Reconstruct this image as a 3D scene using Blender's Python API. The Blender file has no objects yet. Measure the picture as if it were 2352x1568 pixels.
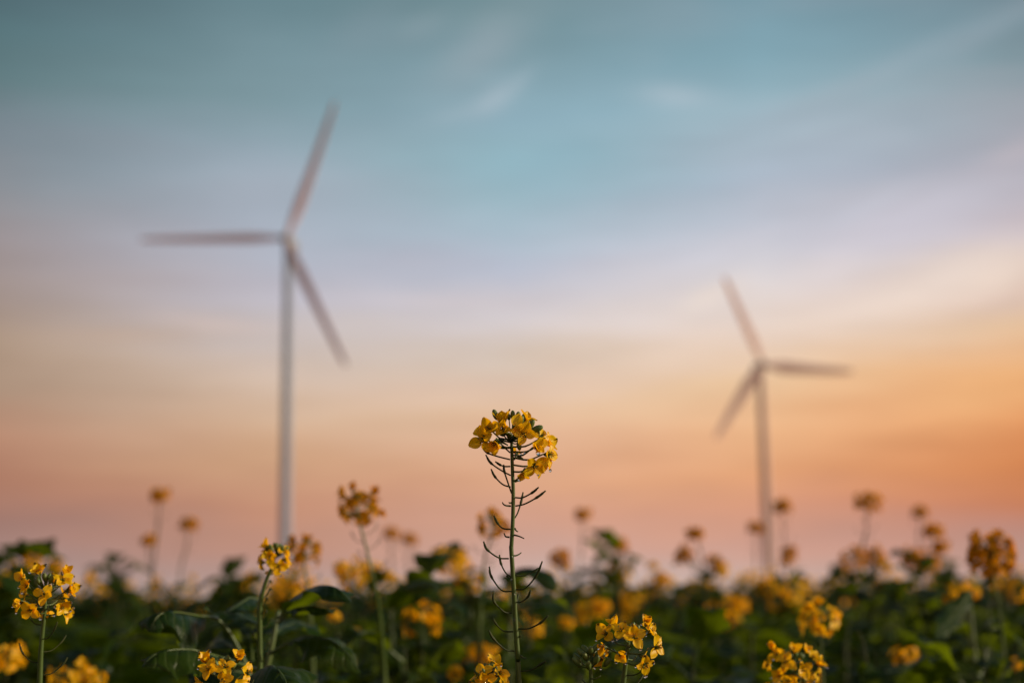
import bpy, math, random
import numpy as np
from mathutils import Vector, Matrix, noise
R = math.radians
sc = bpy.context.scene
C = sc.collection

# ------------------------------------------------------------------ camera
CAMZ, PITCH, ROLL, DF = 1.0, 10.2, -0.95, 0.97
cam = bpy.data.objects.new('camera', bpy.data.cameras.new('camera'))
C.objects.link(cam); sc.camera = cam
cam.data.lens = 50; cam.data.sensor_width = 36
cam.data.clip_start = 0.02; cam.data.clip_end = 20000
CM = Matrix.Translation((0, 0, CAMZ)) @ Matrix.Rotation(R(90+PITCH), 4, 'X') @ Matrix.Rotation(R(ROLL), 4, 'Z')
cam.matrix_world = CM
cam.data.dof.use_dof = True
cam.data.dof.focus_distance = DF
cam.data.dof.aperture_fstop = 4.5
FP = 50/36*2352
def at(px, py, D):
    """world point seen at pixel (px,py) of a 2352x1568 view, D metres in front of the lens"""
    return CM @ Vector(((px-1176)/FP*D, -(py-784)/FP*D, -D))
RIGHT = CM.to_3x3() @ Vector((1, 0, 0)); UP = CM.to_3x3() @ Vector((0, 1, 0)); TOC = CM.to_3x3() @ Vector((0, 0, 1))
def cdir(r, u, t): return (RIGHT*r+UP*u+TOC*t).normalized()

# ------------------------------------------------------------------ exposure / render
sc.view_settings.view_transform = 'Standard'; sc.view_settings.look = 'None'
sc.view_settings.exposure = 0; sc.view_settings.gamma = 1; sc.view_settings.use_curve_mapping = False
sc.render.engine = 'CYCLES'
sc.cycles.use_denoising = True
sc.cycles.max_bounces = 6; sc.cycles.transparent_max_bounces = 6
sc.cycles.diffuse_bounces = 3; sc.cycles.glossy_bounces = 2; sc.cycles.transmission_bounces = 4
sc.cycles.caustics_reflective = False; sc.cycles.caustics_refractive = False

# ------------------------------------------------------------------ sun
SUN_AZ, SUN_EL, SUN_E = 94, 14, 5.0          # azimuth to the right of the view direction (+Y)
sd = Vector((math.sin(R(SUN_AZ))*math.cos(R(SUN_EL)), math.cos(R(SUN_AZ))*math.cos(R(SUN_EL)), math.sin(R(SUN_EL))))
sl = bpy.data.lights.new('sun', 'SUN'); sl.energy = SUN_E; sl.angle = R(3); sl.color = (1, 0.84, 0.60)
so = bpy.data.objects.new('sun', sl); C.objects.link(so)
so.rotation_euler = sd.to_track_quat('Z', 'Y').to_euler()

# ------------------------------------------------------------------ sky (world)
def lin(c): 
    return tuple(((v/255)/12.92 if v/255 <= .04045 else ((v/255+.055)/1.055)**2.4) for v in c)+(1,)
W = bpy.data.worlds.new('World'); sc.world = W; W.use_nodes = True
nt = W.node_tree; nt.nodes.clear(); N = nt.nodes; L = nt.links
def nd(t, **k):
    n = N.new(t)
    for a, b in k.items(): setattr(n, a, b)
    return n
def mth(op, a, b=None, c=None, clamp=False):
    n = nd('ShaderNodeMath', operation=op, use_clamp=clamp)
    for i, v in enumerate((a, b, c)):
        if v is None: continue
        if isinstance(v, (int, float)): n.inputs[i].default_value = v
        else: L.new(v, n.inputs[i])
    return n.outputs[0]
def mixc(f, a, b, bt='MIX'):
    n = nd('ShaderNodeMix', data_type='RGBA', blend_type=bt)
    n.clamp_result = False
    for s, v in ((n.inputs[0], f), (n.inputs[6], a), (n.inputs[7], b)):
        if isinstance(v, (int, float)): s.default_value = v
        elif isinstance(v, tuple): s.default_value = v
        else: L.new(v, s)
    return n.outputs[2]
tc = nd('ShaderNodeTexCoord'); sep = nd('ShaderNodeSeparateXYZ'); L.new(tc.outputs['Generated'], sep.inputs[0])
X, Y, Z = sep.outputs
elev = mth('MULTIPLY', mth('ARCSINE', Z), 180/math.pi)
# soft cloud drift: stretched noise in sky directions, tilted streaks
def snoise(sx, sy, sz, scale, detail, rot=0, off=(0, 0, 0)):
    mp = nd('ShaderNodeMapping'); L.new(tc.outputs['Generated'], mp.inputs[0])
    mp.inputs['Rotation'].default_value = (0, R(rot), 0); mp.inputs['Scale'].default_value = (sx, sy, sz)
    mp.inputs['Location'].default_value = off
    t = nd('ShaderNodeTexNoise'); t.inputs['Scale'].default_value = scale; t.inputs['Detail'].default_value = detail
    t.inputs['Roughness'].default_value = .45
    L.new(mp.outputs[0], t.inputs[0]); return t.outputs[0]
n1 = snoise(1, 1, 3.2, 3.2, 2, 10, (3, 1, 2))
n2 = snoise(1, 1, 4.0, 6.0, 3, 17, (7, 4, 1))
e2 = mth('ADD', elev, mth('MULTIPLY', mth('SUBTRACT', n1, .5), 2.0))
e2 = mth('ADD', e2, mth('MULTIPLY', mth('SUBTRACT', n2, .5), 1.4))
e2 = mth('ADD', e2, mth('MULTIPLY', mth('SUBTRACT', snoise(1, 1, 6.5, 9.0, 4, 15, (2, 9, 4)), .5), 1.3))
EL0, EL1 = -3.0, 45.0
fac = mth('DIVIDE', mth('SUBTRACT', e2, EL0), EL1-EL0)
def pe(py): return PITCH-math.degrees(math.atan((py-784)/FP))
cols = [
 (-.345, [(0,(74,96,104)),(127,(84,112,117)),(255,(96,121,125)),(357,(120,132,140)),(467,(140,142,147)),(594,(157,146,147)),(722,(162,143,134)),(806,(174,149,129)),(891,(170,142,121)),(976,(184,137,112)),(1104,(172,121,99)),(1205,(160,120,109)),(1273,(164,135,129)),(1330,(172,150,146)),(1372,(182,164,160))]),
 (-.172, [(0,(103,131,139)),(250,(126,152,160)),(400,(150,167,179)),(550,(172,178,191)),(650,(188,184,194)),(750,(200,188,185)),(850,(211,187,169)),(950,(211,177,149)),(1050,(205,160,126)),(1150,(195,141,115)),(1235,(184,140,125)),(1300,(178,149,141)),(1372,(192,172,167))]),
 (0, [(0,(114,143,150)),(108,(128,157,167)),(269,(142,171,184)),(359,(147,178,188)),(448,(158,181,191)),(538,(172,188,201)),(598,(185,190,205)),(658,(203,198,205)),(718,(213,203,203)),(807,(214,194,177)),(867,(222,192,170)),(933,(226,188,155)),(1000,(224,178,147)),(1100,(219,165,131)),(1200,(210,158,135)),(1270,(204,163,149)),(1330,(198,172,164)),(1372,(206,186,180))]),
 (.172, [(0,(118,150,163)),(150,(130,165,178)),(300,(150,180,192)),(450,(171,185,200)),(550,(196,198,209)),(650,(219,212,214)),(720,(232,217,210)),(800,(232,206,187)),(900,(238,200,160)),(1000,(235,181,135)),(1100,(225,161,117)),(1180,(215,153,124)),(1260,(206,156,139)),(1320,(202,170,159)),(1372,(208,184,176))]),
 (.345, [(0,(98,120,130)),(121,(116,138,148)),(242,(130,150,158)),(323,(156,162,170)),(452,(172,170,180)),(566,(196,184,190)),(646,(222,200,188)),(727,(220,190,172)),(808,(228,191,155)),(929,(235,171,115)),(1010,(226,151,96)),(1091,(212,132,80)),(1172,(197,124,90)),(1228,(189,134,118)),(1300,(187,150,139)),(1372,(196,168,160))]),
]
acc = None; prev = None
for u, st in cols:
    cr = nd('ShaderNodeValToRGB'); L.new(fac, cr.inputs[0])
    pts = sorted([((pe(py)-EL0)/(EL1-EL0), lin(c)) for py, c in st])
    top = pts[-1][1]
    pts = [(0.0, pts[0][1])]+pts+[(1.0, tuple(v*.45 for v in top[:3])+(1,))]
    els = cr.color_ramp.elements
    while len(els) < len(pts): els.new(0.5)
    for i, (p, c) in enumerate(pts): els[i].position = min(max(p, 0), 1)
    for i, (p, c) in enumerate(pts): els[i].position = min(max(p, 0), 1); els[i].color = c
    if acc is None: acc = cr.outputs[0]
    else:
        f = mth('DIVIDE', mth('SUBTRACT', X, prev), u-prev, clamp=True)
        acc = mixc(f, acc, cr.outputs[0])
    prev = u
# wispy high cloud, pale rose, catching the last light
w1 = snoise(1, 1, 4.5, 4.2, 4, 22, (1.3, 2, 5.2))
wf = mth('MULTIPLY', mth('SMOOTH_MIN', mth('MULTIPLY', mth('SUBTRACT', w1, .52, clamp=True), 3.2), .6, .2), 1.0)
hi = mth('MULTIPLY', mth('DIVIDE', mth('SUBTRACT', elev, 6), 10, clamp=True), mth('MULTIPLY', mth('ADD', X, .22), 3, clamp=True))
n3 = snoise(1, 1, 6.5, 9.0, 4, 15, (2, 9, 4)); n4_ = snoise(1, 1, 5.0, 20.0, 4, 18, (5, 2, 8))
acc = mixc(mth('MULTIPLY', mth('MULTIPLY', wf, hi), .22), acc, lin((196, 190, 198)))
def puff(px, py, rx, ry, rot, amt, col):
    """one soft cloud patch in a given sky direction"""
    global acc
    d = (at(px, py, 1)-CM.translation).normalized(); a0 = math.atan2(d.x, d.y); e0 = math.asin(d.z)
    az = mth('ARCTAN2', X, Y)
    da = mth('ADD', mth('SUBTRACT', az, a0), mth('MULTIPLY', mth('SUBTRACT', n2, .5), .06)); de = mth('SUBTRACT', mth('MULTIPLY', elev, math.pi/180), e0)
    c, s = math.cos(R(rot)), math.sin(R(rot))
    p = mth('DIVIDE', mth('ADD', mth('MULTIPLY', da, c), mth('MULTIPLY', de, s)), R(rx))
    q = mth('DIVIDE', mth('SUBTRACT', mth('MULTIPLY', de, c), mth('MULTIPLY', da, s)), R(ry))
    g = mth('POWER', 2.718, mth('MULTIPLY', mth('ADD', mth('MULTIPLY', p, p), mth('MULTIPLY', q, q)), -1))
    acc = mixc(mth('MULTIPLY', g, amt), acc, lin(col))
puff(1150, 228, 1.1, .45, 28, .5, (176, 188, 198))
puff(1060, 262, 1.6, .3, 12, .3, (168, 184, 194))
puff(1215, 190, 1.0, .3, 35, .3, (168, 184, 194))
puff(1960, 190, 6.5, .45, 17, .4, (158, 172, 182))
puff(1840, 300, 3.5, .35, 14, .3, (170, 186, 196))
puff(2230, 100, 2.2, .4, 22, .35, (152, 166, 176))
puff(1700, 560, 3.5, .35, 15, .35, (208, 206, 216))
puff(1000, 690, 4.0, .25, -3, .3, (216, 200, 198))
puff(300, 770, 3.2, .3, 2, .35, (200, 170, 148))
puff(2050, 700, 5, .8, 9, .5, (240, 220, 205))
puff(1880, 620, 1.5, .5, 22, .45, (232, 220, 220))
puff(2290, 640, 1.4, .45, 10, .5, (244, 222, 206))
puff(1990, 480, 1.3, .35, 25, .35, (200, 204, 216))
puff(420, 560, 3.5, .5, 0, .35, (176, 174, 184))
puff(250, 640, 3, .35, 3, .3, (172, 158, 156))
puff(980, 60, 1.6, .5, 20, .3, (150, 164, 172))
puff(2320, 700, 1.6, .3, 4, .4, (205, 182, 170))
puff(850, 60, 2.2, .8, 30, .25, (140, 156, 166))
puff(1545, 222, 1.5, .5, -4, .6, (176, 190, 200))
puff(1130, 110, 2.6, 1.1, 32, .45, (160, 172, 180))
puff(1280, 370, 4.5, 2.2, 10, .35, (140, 182, 198))
puff(600, 420, 3.0, 1.0, 0, .3, (178, 182, 194))
puff(2080, 520, 4.0, 1.1, 14, .6, (206, 202, 214))
puff(2200, 620, 3.5, .7, 14, .45, (240, 222, 210))
puff(1620, 680, 1.2, .4, 25, .5, (240, 222, 208))
puff(2330, 350, 1.2, .5, 15, .45, (196, 184, 190))
puff(2300, 900, 4.0, 1.1, 8, .35, (245, 190, 130))
puff(520, 745, 2.5, .35, -5, .35, (222, 196, 184))
bw_ = mth('ADD', mth('MULTIPLY', mth('SUBTRACT', n3, .5), .20), mth('ADD', 1, mth('MULTIPLY', mth('SUBTRACT', n4_, .5), .10)))
cb = nd('ShaderNodeCombineXYZ'); [L.new(bw_, cb.inputs[i]) for i in range(3)]
acc = mixc(1.0, acc, cb.outputs[0], 'MULTIPLY')
back_fill = mth('MULTIPLY', mth('SUBTRACT', -.05, Y), 1.6, clamp=True)  # sky behind the camera brightened, an added front fill for the petals
cb2 = nd('ShaderNodeCombineXYZ')
for i, k in enumerate((1.35, 1.05, .75)): L.new(mth('ADD', 1, mth('MULTIPLY', back_fill, k)), cb2.inputs[i])
acc = mixc(1.0, acc, cb2.outputs[0], 'MULTIPLY')
sky = nd('ShaderNodeTexSky', sky_type='NISHITA'); sky.sun_disc = False
sky.sun_elevation = R(SUN_EL); sky.sun_rotation = R(SUN_AZ)
bg1 = nd('ShaderNodeBackground'); L.new(sky.outputs[0], bg1.inputs[0]); bg1.inputs[1].default_value = 0.002
bg2 = nd('ShaderNodeBackground'); L.new(acc, bg2.inputs[0]); bg2.inputs[1].default_value = 1.0
ad = nd('ShaderNodeAddShader'); L.new(bg1.outputs[0], ad.inputs[0]); L.new(bg2.outputs[0], ad.inputs[1])
wo = nd('ShaderNodeOutputWorld'); L.new(ad.outputs[0], wo.inputs[0])

# ------------------------------------------------------------------ materials
def newmat(name):
    m = bpy.data.materials.new(name); m.use_nodes = True
    global nt, N, L
    nt = m.node_tree; nt.nodes.clear(); N = nt.nodes; L = nt.links
    return m
def out(sh):
    o = nd('ShaderNodeOutputMaterial'); L.new(sh, o.inputs[0])
def noise_t(scale, detail=3, co=None, rough=.5):
    t = nd('ShaderNodeTexNoise'); t.inputs['Scale'].default_value = scale; t.inputs['Detail'].default_value = detail
    t.inputs['Roughness'].default_value = rough
    c = nd('ShaderNodeTexCoord'); L.new(c.outputs[co or 'Object'], t.inputs[0]); return t.outputs[0]
def ramp(f, pts):
    cr = nd('ShaderNodeValToRGB'); L.new(f, cr.inputs[0]); els = cr.color_ramp.elements
    while len(els) < len(pts): els.new(.5)
    for i, (p, c) in enumerate(pts): els[i].position = p; els[i].color = tuple(c)+(1,)
    return cr.outputs[0]
def princ(col, rough=.5, spec=.5, bump=None, bs=.3, dist=.001):
    p = nd('ShaderNodeBsdfPrincipled')
    if isinstance(col, tuple): p.inputs['Base Color'].default_value = col if len(col) == 4 else col+(1,)
    else: L.new(col, p.inputs['Base Color'])
    p.inputs['Roughness'].default_value = rough; p.inputs['Specular IOR Level'].default_value = spec
    if bump is not None:
        b = nd('ShaderNodeBump'); b.inputs['Strength'].default_value = bs; b.inputs['Distance'].default_value = dist
        L.new(bump, b.inputs['Height']); L.new(b.outputs[0], p.inputs['Normal'])
    return p.outputs[0]
def msh(f, a, b):
    m = nd('ShaderNodeMixShader'); L.new(a, m.inputs[1]); L.new(b, m.inputs[2])
    if isinstance(f, (int, float)): m.inputs[0].default_value = f
    else: L.new(f, m.inputs[0])
    return m.outputs[0]
def transl(col):
    t = nd('ShaderNodeBsdfTranslucent')
    if isinstance(col, tuple): t.inputs[0].default_value = col if len(col) == 4 else col+(1,)
    else: L.new(col, t.inputs[0])
    return t.outputs[0]
M = {}
# petals
M['petal'] = newmat('petal_yellow')
uv = nd('ShaderNodeUVMap'); su = nd('ShaderNodeSeparateXYZ'); L.new(uv.outputs[0], su.inputs[0])
nn = noise_t(420, 3); oi = nd('ShaderNodeObjectInfo')
vein = mth('POWER', mth('ABSOLUTE', mth('SINE', mth('MULTIPLY', su.outputs[1], 17))), 8)
pc = ramp(mth('ADD', mth('MULTIPLY', nn, .6), mth('MULTIPLY', oi.outputs['Random'], .4)), [(.15, (.93, .48, .001)), (.5, (.98, .60, .001)), (.85, (.99, .68, .003))])
pc = mixc(mth('MULTIPLY', vein, .22), pc, (.62, .24, .004, 1))
out(msh(.55, princ(pc, .42, .35, nn, .08, .0003), transl(mixc(1.0, pc, (.92, .44, .001, 1)))))
M['petal'].use_backface_culling = False
M['petal_backlit'] = newmat('petal_backlit_tone')  # browner petal copy for heads against the sky; backlight put into the colour
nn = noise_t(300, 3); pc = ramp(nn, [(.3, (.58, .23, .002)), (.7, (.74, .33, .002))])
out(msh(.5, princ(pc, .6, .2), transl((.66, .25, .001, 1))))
# stamens, anthers
M['anther'] = newmat('anther_ochre'); out(princ((.62, .27, .01), .7, .2))
# stem
M['stem'] = newmat('stem_green')
nn = noise_t(160, 4); n3 = noise_t(18, 2)
sc_ = ramp(n3, [(.3, (.040, .070, .012)), (.6, (.065, .10, .018)), (.8, (.08, .09, .022))])
out(msh(.12, princ(sc_, .42, .5, nn, .3, .0006), transl((.16, .18, .03, 1))))
M['pod'] = newmat('pod_green')
nn = noise_t(220, 2)
out(princ(ramp(nn, [(.3, (.016, .024, .006)), (.7, (.040, .046, .010))]), .6, .2))
M['bud'] = newmat('bud_green')
nn = noise_t(260, 2)
out(msh(.15, princ(ramp(nn, [(.3, (.06, .10, .02)), (.75, (.13, .16, .03))]), .45, .4), transl((.2, .22, .03, 1))))
# leaves
M['leaf'] = newmat('leaf_green')
uv = nd('ShaderNodeUVMap'); su = nd('ShaderNodeSeparateXYZ'); L.new(uv.outputs[0], su.inputs[0])
oi = nd('ShaderNodeObjectInfo')
at_ = mth('ABSOLUTE', mth('SUBTRACT', mth('MULTIPLY', su.outputs[1], 2), 1))
mid = mth('SUBTRACT', 1, mth('DIVIDE', at_, .05, clamp=True))
side = mth('POWER', mth('ABSOLUTE', mth('SINE', mth('MULTIPLY', mth('SUBTRACT', su.outputs[0], mth('MULTIPLY', at_, .22)), 24))), 14)
vn = mth('MAXIMUM', mid, mth('MULTIPLY', side, .6))
nn = noise_t(45, 4); nf = noise_t(300, 2)
base = ramp(oi.outputs['Random'], [(0, (.006, .024, .009)), (.3, (.012, .036, .004)), (.65, (.022, .044, .002)), (1, (.036, .054, .002))])
base = mixc(mth('MULTIPLY', nn, .5), base, (.005, .013, .003, 1))
base = mixc(mth('MULTIPLY', vn, .35), base, (.09, .12, .035, 1))
hgt = mth('ADD', mth('MULTIPLY', vn, -.6), mth('ADD', nn, mth('MULTIPLY', nf, .25)))
out(msh(.42, princ(base, .42, .16, hgt, .7, .002), transl(mixc(mth('MULTIPLY', nn, .3), (.17, .22, .003, 1), (.08, .14, .004, 1)))))
# water drops
M['water'] = newmat('water')
p = nd('ShaderNodeBsdfPrincipled'); p.inputs['Roughness'].default_value = .0; p.inputs['IOR'].default_value = 1.33
p.inputs['Transmission Weight'].default_value = 1; out(p.outputs[0])
# tower and blade coats: haze and sunset glow mixed into the base colours
M['tower_tint'] = newmat('tower_haze_tint')
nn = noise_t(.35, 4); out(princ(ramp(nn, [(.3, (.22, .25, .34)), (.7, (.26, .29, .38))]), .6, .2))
M['blade'] = newmat('blade_glow_tint'); nn = noise_t(.35, 4); out(princ(ramp(nn, [(.3, (.52, .37, .40)), (.7, (.58, .42, .45))]), .6, .2))
M['glow_tint'] = newmat('peach_glow_tint'); nn = noise_t(.35, 4); out(princ(ramp(nn, [(.3, (.44, .29, .27)), (.7, (.50, .34, .31))]), .6, .2))
M['seam'] = newmat('flange_grey'); out(princ((.25, .25, .26), .5, .4))
M['dark'] = newmat('dark_door_hub_shade'); out(princ((.10, .10, .11), .5, .4))  # dark door; on the hub, spinner shade put into the colour
# soil
M['soil'] = newmat('field_soil')
nn = noise_t(3, 6); n4 = noise_t(.02, 4)
g = mixc(n4, ramp(nn, [(.3, (.010, .011, .006)), (.7, (.026, .026, .014))]), (.014, .018, .007, 1))
out(princ(g, .9, .2, nn, .8, .03))

# ------------------------------------------------------------------ mesh building
class MB:
    def __init__(s): s.v = []; s.f = []; s.m = []; s.uv = []; s.mats = []
    def mi(s, m):
        if m not in s.mats: s.mats.append(m)
        return s.mats.index(m)
    def grid(s, rows, mat, closed=False, uvs=None):
        b = len(s.v); nr, nc = len(rows), len(rows[0]); k = s.mi(mat)
        for r in rows: s.v.extend(tuple(p) for p in r)
        for i in range(nr-1):
            for j in range(nc if closed else nc-1):
                j2 = (j+1) % nc
                s.f.append((b+i*nc+j, b+i*nc+j2, b+(i+1)*nc+j2, b+(i+1)*nc+j)); s.m.append(k)
                s.uv.append([(i/(nr-1), j/(nc-1 if not closed else nc)), (i/(nr-1), (j+1)/(nc-1 if not closed else nc)),
                             ((i+1)/(nr-1), (j+1)/(nc-1 if not closed else nc)), ((i+1)/(nr-1), j/(nc-1 if not closed else nc))])
        return b
    def tube(s, pts, rad, mat, n=6, cap=True):
        t0 = None; rows = []
        for i, p in enumerate(pts):
            t = (pts[min(i+1, len(pts)-1)]-pts[max(i-1, 0)]).normalized()
            if t0 is None: u = t.orthogonal().normalized()
            else:
                u = t0-(t0.dot(t))*t
                u = u.normalized() if u.length > 1e-6 else t.orthogonal().normalized()
            t0 = u; w = t.cross(u); r = rad[i] if isinstance(rad, (list, tuple)) else rad
            rows.append([p+(u*math.cos(a)+w*math.sin(a))*r for a in [2*math.pi*k/n for k in range(n)]])
        b = s.grid(rows, mat, True); k = s.mi(mat)
        if cap:
            for base, rev in ((b, True), (b+(len(pts)-1)*n, False)):
                idx = [base+q for q in range(n)]
                if rev: idx.reverse()
                s.f.append(tuple(idx)); s.m.append(k); s.uv.append([(0, 0)]*n)
    def blob(s, c, ax, rl, rr, mat, n=7, m=5):
        ax = ax.normalized(); u = ax.orthogonal().normalized(); w = ax.cross(u); rows = []
        for i in range(m+1):
            a = math.pi*i/m; q = max(math.sin(a), .02)
            rows.append([c+ax*(-math.cos(a)*rl)+(u*math.cos(b)+w*math.sin(b))*(rr*q) for b in [2*math.pi*k/n for k in range(n)]])
        s.grid(rows, mat, True)
    def add(s, other, mx):
        b = len(s.v); s.v.extend(tuple(mx @ Vector(p)) for p in other.v)
        mm = [s.mi(x) for x in other.mats]
        s.f.extend(tuple(b+q for q in f) for f in other.f); s.m.extend(mm[q] for q in other.m); s.uv.extend(other.uv)
    def mesh(s, name):
        me = bpy.data.meshes.new(name); me.from_pydata(s.v, [], s.f); 
        for m in s.mats: me.materials.append(M[m])
        me.polygons.foreach_set('material_index', s.m); me.polygons.foreach_set('use_smooth', [True]*len(s.f))
        ul = me.uv_layers.new(name='uv'); ul.data.foreach_set('uv', [c for f in s.uv for p in f for c in p])
        me.update(); return me
def obj(name, me, parent=None, mx=None):
    if isinstance(me, MB): me = me.mesh(name)
    o = bpy.data.objects.new(name, me); C.objects.link(o)
    if parent: o.parent = parent
    if mx is not None: o.matrix_local = mx
    return o
def thing(name, label, cat, loc, group=None):
    o = bpy.data.objects.new(name, None); C.objects.link(o); o.location = loc; o.empty_display_size = .05
    o['label'] = label; o['category'] = cat
    if group: o['group'] = group
    return o
def spline(pts, n):
    res = []; P = [pts[0]*2-pts[1]]+list(pts)+[pts[-1]*2-pts[-2]]; k = len(pts)-1
    for q in range(n+1):
        t = q/n*k; i = min(int(t), k-1); t -= i; a, b, c, d = P[i:i+4]
        res.append(.5*((2*b)+(c-a)*t+(2*a-5*b+4*c-d)*t*t+(3*b-a-3*c+d)*t**3))
    return res
def frame(axis, roll=0, loc=(0, 0, 0), s=1):
    z = axis.normalized(); x = z.orthogonal().normalized(); y = z.cross(x)
    m = Matrix((x, y, z)).transposed().to_4x4()
    return Matrix.Translation(loc) @ m @ Matrix.Rotation(roll, 4, 'Z') @ Matrix.Scale(s, 4)

# petal: claw rises along +Z, blade turns outward along +X   (metres)
def petal_mb(seed, openness=1.0, nr=12, nc=7):
    rg = random.Random(seed); mb = MB(); rows = []
    Lc, Lb = .0034, .0092*rg.uniform(.9, 1.1); Wm = .0038*rg.uniform(.9, 1.12)
    curl = rg.uniform(-.5, 1.1); ph = rg.uniform(0, 6)
    x = .0006; z = .0; tgt = R(90-78*openness); tot = Lc+Lb; last = 0
    for i in range(nr):
        q = i/(nr-1); q = 1-(1-q)**1.35 if nr > 6 else q
        s_ = q*tot; ds = s_-last; last = s_
        k = min(max((q-.22)/.25, 0), 1); a = R(86)+(tgt-R(86))*k-curl*max(q-.55, 0)*1.5
        x += math.cos(a)*ds; z += math.sin(a)*ds
        b_ = max((q-.24)/.76, 0)
        w = max(.13*Wm*(1-b_), Wm*max(math.sin(math.pi*min(b_**.82, 1)), 0)**.62) if b_ > 0 else .13*Wm
        if i == nr-1: w = Wm*.22
        row = []
        for j in range(nc):
            t = 2*j/(nc-1)-1
            cup = .20*t*t*w*k; wv = .00045*math.sin(3.4*t+ph+6*q)*k
            row.append(Vector((x-math.sin(a)*(cup+wv), t*w, z+math.cos(a)*(cup+wv))))
        rows.append(row)
    mb.grid(rows, 'petal'); return mb
PET = [petal_mb(i, op) for i, op in enumerate((1.0, .95, .85, 1.08, .6, .75, .35, 1.2))]
PETM = [p.mesh('petal') for p in PET]
PETBACKLIT = []
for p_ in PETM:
    q_ = p_.copy(); q_.materials[0] = M['petal_backlit']; PETBACKLIT.append(q_)
PETLO = [petal_mb(i, op, 6, 4) for i, op in enumerate((1.0, .95, .85, 1.08, .6, .75, .35, 1.2))]
def calyx(mb, mx, seed, stam=True, n=5):
    rg = random.Random(seed); t = MB(); V = Vector
    t.blob(V((0, 0, .0002)), V((0, 0, 1)), .0010, .0009, 'bud', 6, 4)
    for k in range(4):
        a = k*math.pi/2+.75; d = V((math.cos(a), math.sin(a), 0)); sp = rg.uniform(.5, 1.3)
        t.tube([d*.0007, d*.0014*sp+V((0, 0, .002)), d*.0026*sp+V((0, 0, .0042)), d*.0034*sp+V((0, 0, .0056))], [.0005, .0008, .0007, .0002], 'bud', 4)
    t.tube([V((0, 0, 0)), V((0, 0, .0065))], [.0005, .0004], 'bud', 4)
    if stam:
        for k in range(6):
            a = k*math.pi/3+rg.uniform(-.2, .2); d = V((math.cos(a), math.sin(a), 0)); h = rg.uniform(.0055, .0072)
            t.tube([d*.0004, d*.0013+V((0, 0, h))], .00018, 'bud', 3, False)
            t.blob(d*.0014+V((0, 0, h+.0005)), V((.3*d.x, .3*d.y, 1)), .0011, .0004, 'anther', 4, 3)
    mb.add(t, mx)
def petal_set(rg, openness):
    if openness > .8: return [rg.choice((0, 1, 2, 3, 7)) for _ in range(4)]
    if openness > .5: return [rg.choice((2, 4, 5)) for _ in range(4)]
    return [rg.choice((4, 6, 6)) for _ in range(4)]
def flower_parts(parent, att, c, axis, seed, openness=1, s=1.0, org=Vector(), mid=None, missing=0, hi=True, sag=.12, dew=0, backlit=False):
    """a flower as a part: pedicel + calyx + stamens, its petals as sub-parts.  all points world, org = plant base"""
    rg = random.Random(seed); mb = MB(); att = att-org; c = c-org; axis = axis.normalized()
    ln = (c-att).length
    mid_ = (att+c)/2+Vector((0, 0, -ln*sag)) if mid is None else mid-org
    mb.tube(spline([att, mid_, c-axis*.0015, c], 9), [.00065]*4+[.00055]*6, 'stem', 5)
    roll = rg.uniform(0, 1.5); fm = frame(axis, roll, c, s)
    calyx(mb, fm, seed)
    fo = obj('flower', mb, parent)
    ps = petal_set(rg, openness)
    for k in range(4-missing):
        pm = fm @ Matrix.Rotation(k*math.pi/2+rg.uniform(-.28, .28), 4, 'Z') @ Matrix.Rotation(rg.uniform(-.25, .25), 4, 'Y') @ Matrix.Scale(rg.uniform(.88, 1.1), 4)
        obj('petal', (PETBACKLIT if backlit else PETM)[ps[k]], fo, pm)
        for _ in range(int(rg.random() < dew)+int(rg.random() < dew*.6)):
            tip = pm @ Vector(PET[ps[k]].v[-rg.choice((4, 4, 9, 13))]); drop(parent, tip+org+Vector((0, 0, -.0007)), rg.uniform(.0005, .00105), org)
    return fo
def flower_merge(mb, att, c, axis, seed, openness=1, s=1.0, stam=False):
    rg = random.Random(seed); axis = axis.normalized(); ln = (c-att).length
    mb.tube(spline([att, (att+c)/2+Vector((0, 0, -ln*.12)), c], 4), .0006, 'stem', 3, False)
    fm = frame(axis, rg.uniform(0, 1.5), c, s); ps = petal_set(rg, openness)
    t = MB(); t.blob(Vector((0, 0, .0025)), Vector((0, 0, 1)), .0035, .0016, 'bud', 4, 3); mb.add(t, fm)
    for k in range(4):
        pm = fm @ Matrix.Rotation(k*math.pi/2+rg.uniform(-.28, .28), 4, 'Z') @ Matrix.Rotation(rg.uniform(-.25, .25), 4, 'Y')
        mb.add(PETLO[ps[k]], pm)
def bud(mb, att, c, axis, s=1.0, rg=random):
    mb.tube(spline([att, (att+c)/2+Vector((0, 0, -.001)), c], 4), .0005, 'stem', 4, False)
    mb.blob(c+axis.normalized()*.002*s, axis, .0031*s, .00155*s, 'bud', 8, 6)
def pod(mb, pts, s=1.0):
    p = spline(pts, 14); n = len(p); rad = []
    for i in range(n):
        q = i/(n-1)
        if q < .62: r = .00052
        elif q < .70: r = .00095
        elif q < .84: r = .00082
        else: r = .00082-(q-.84)/.16*.0005
        rad.append(r*s)
    rad[-1] = .0005*s
    mb.tube(p, rad, 'pod', 6)
def drop(parent, p, r, org):
    mb = MB(); mb.blob(p-org, Vector((0, 0, 1)), r*1.12, r, 'water', 12, 9); return obj('water_drop', mb, parent)

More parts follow.
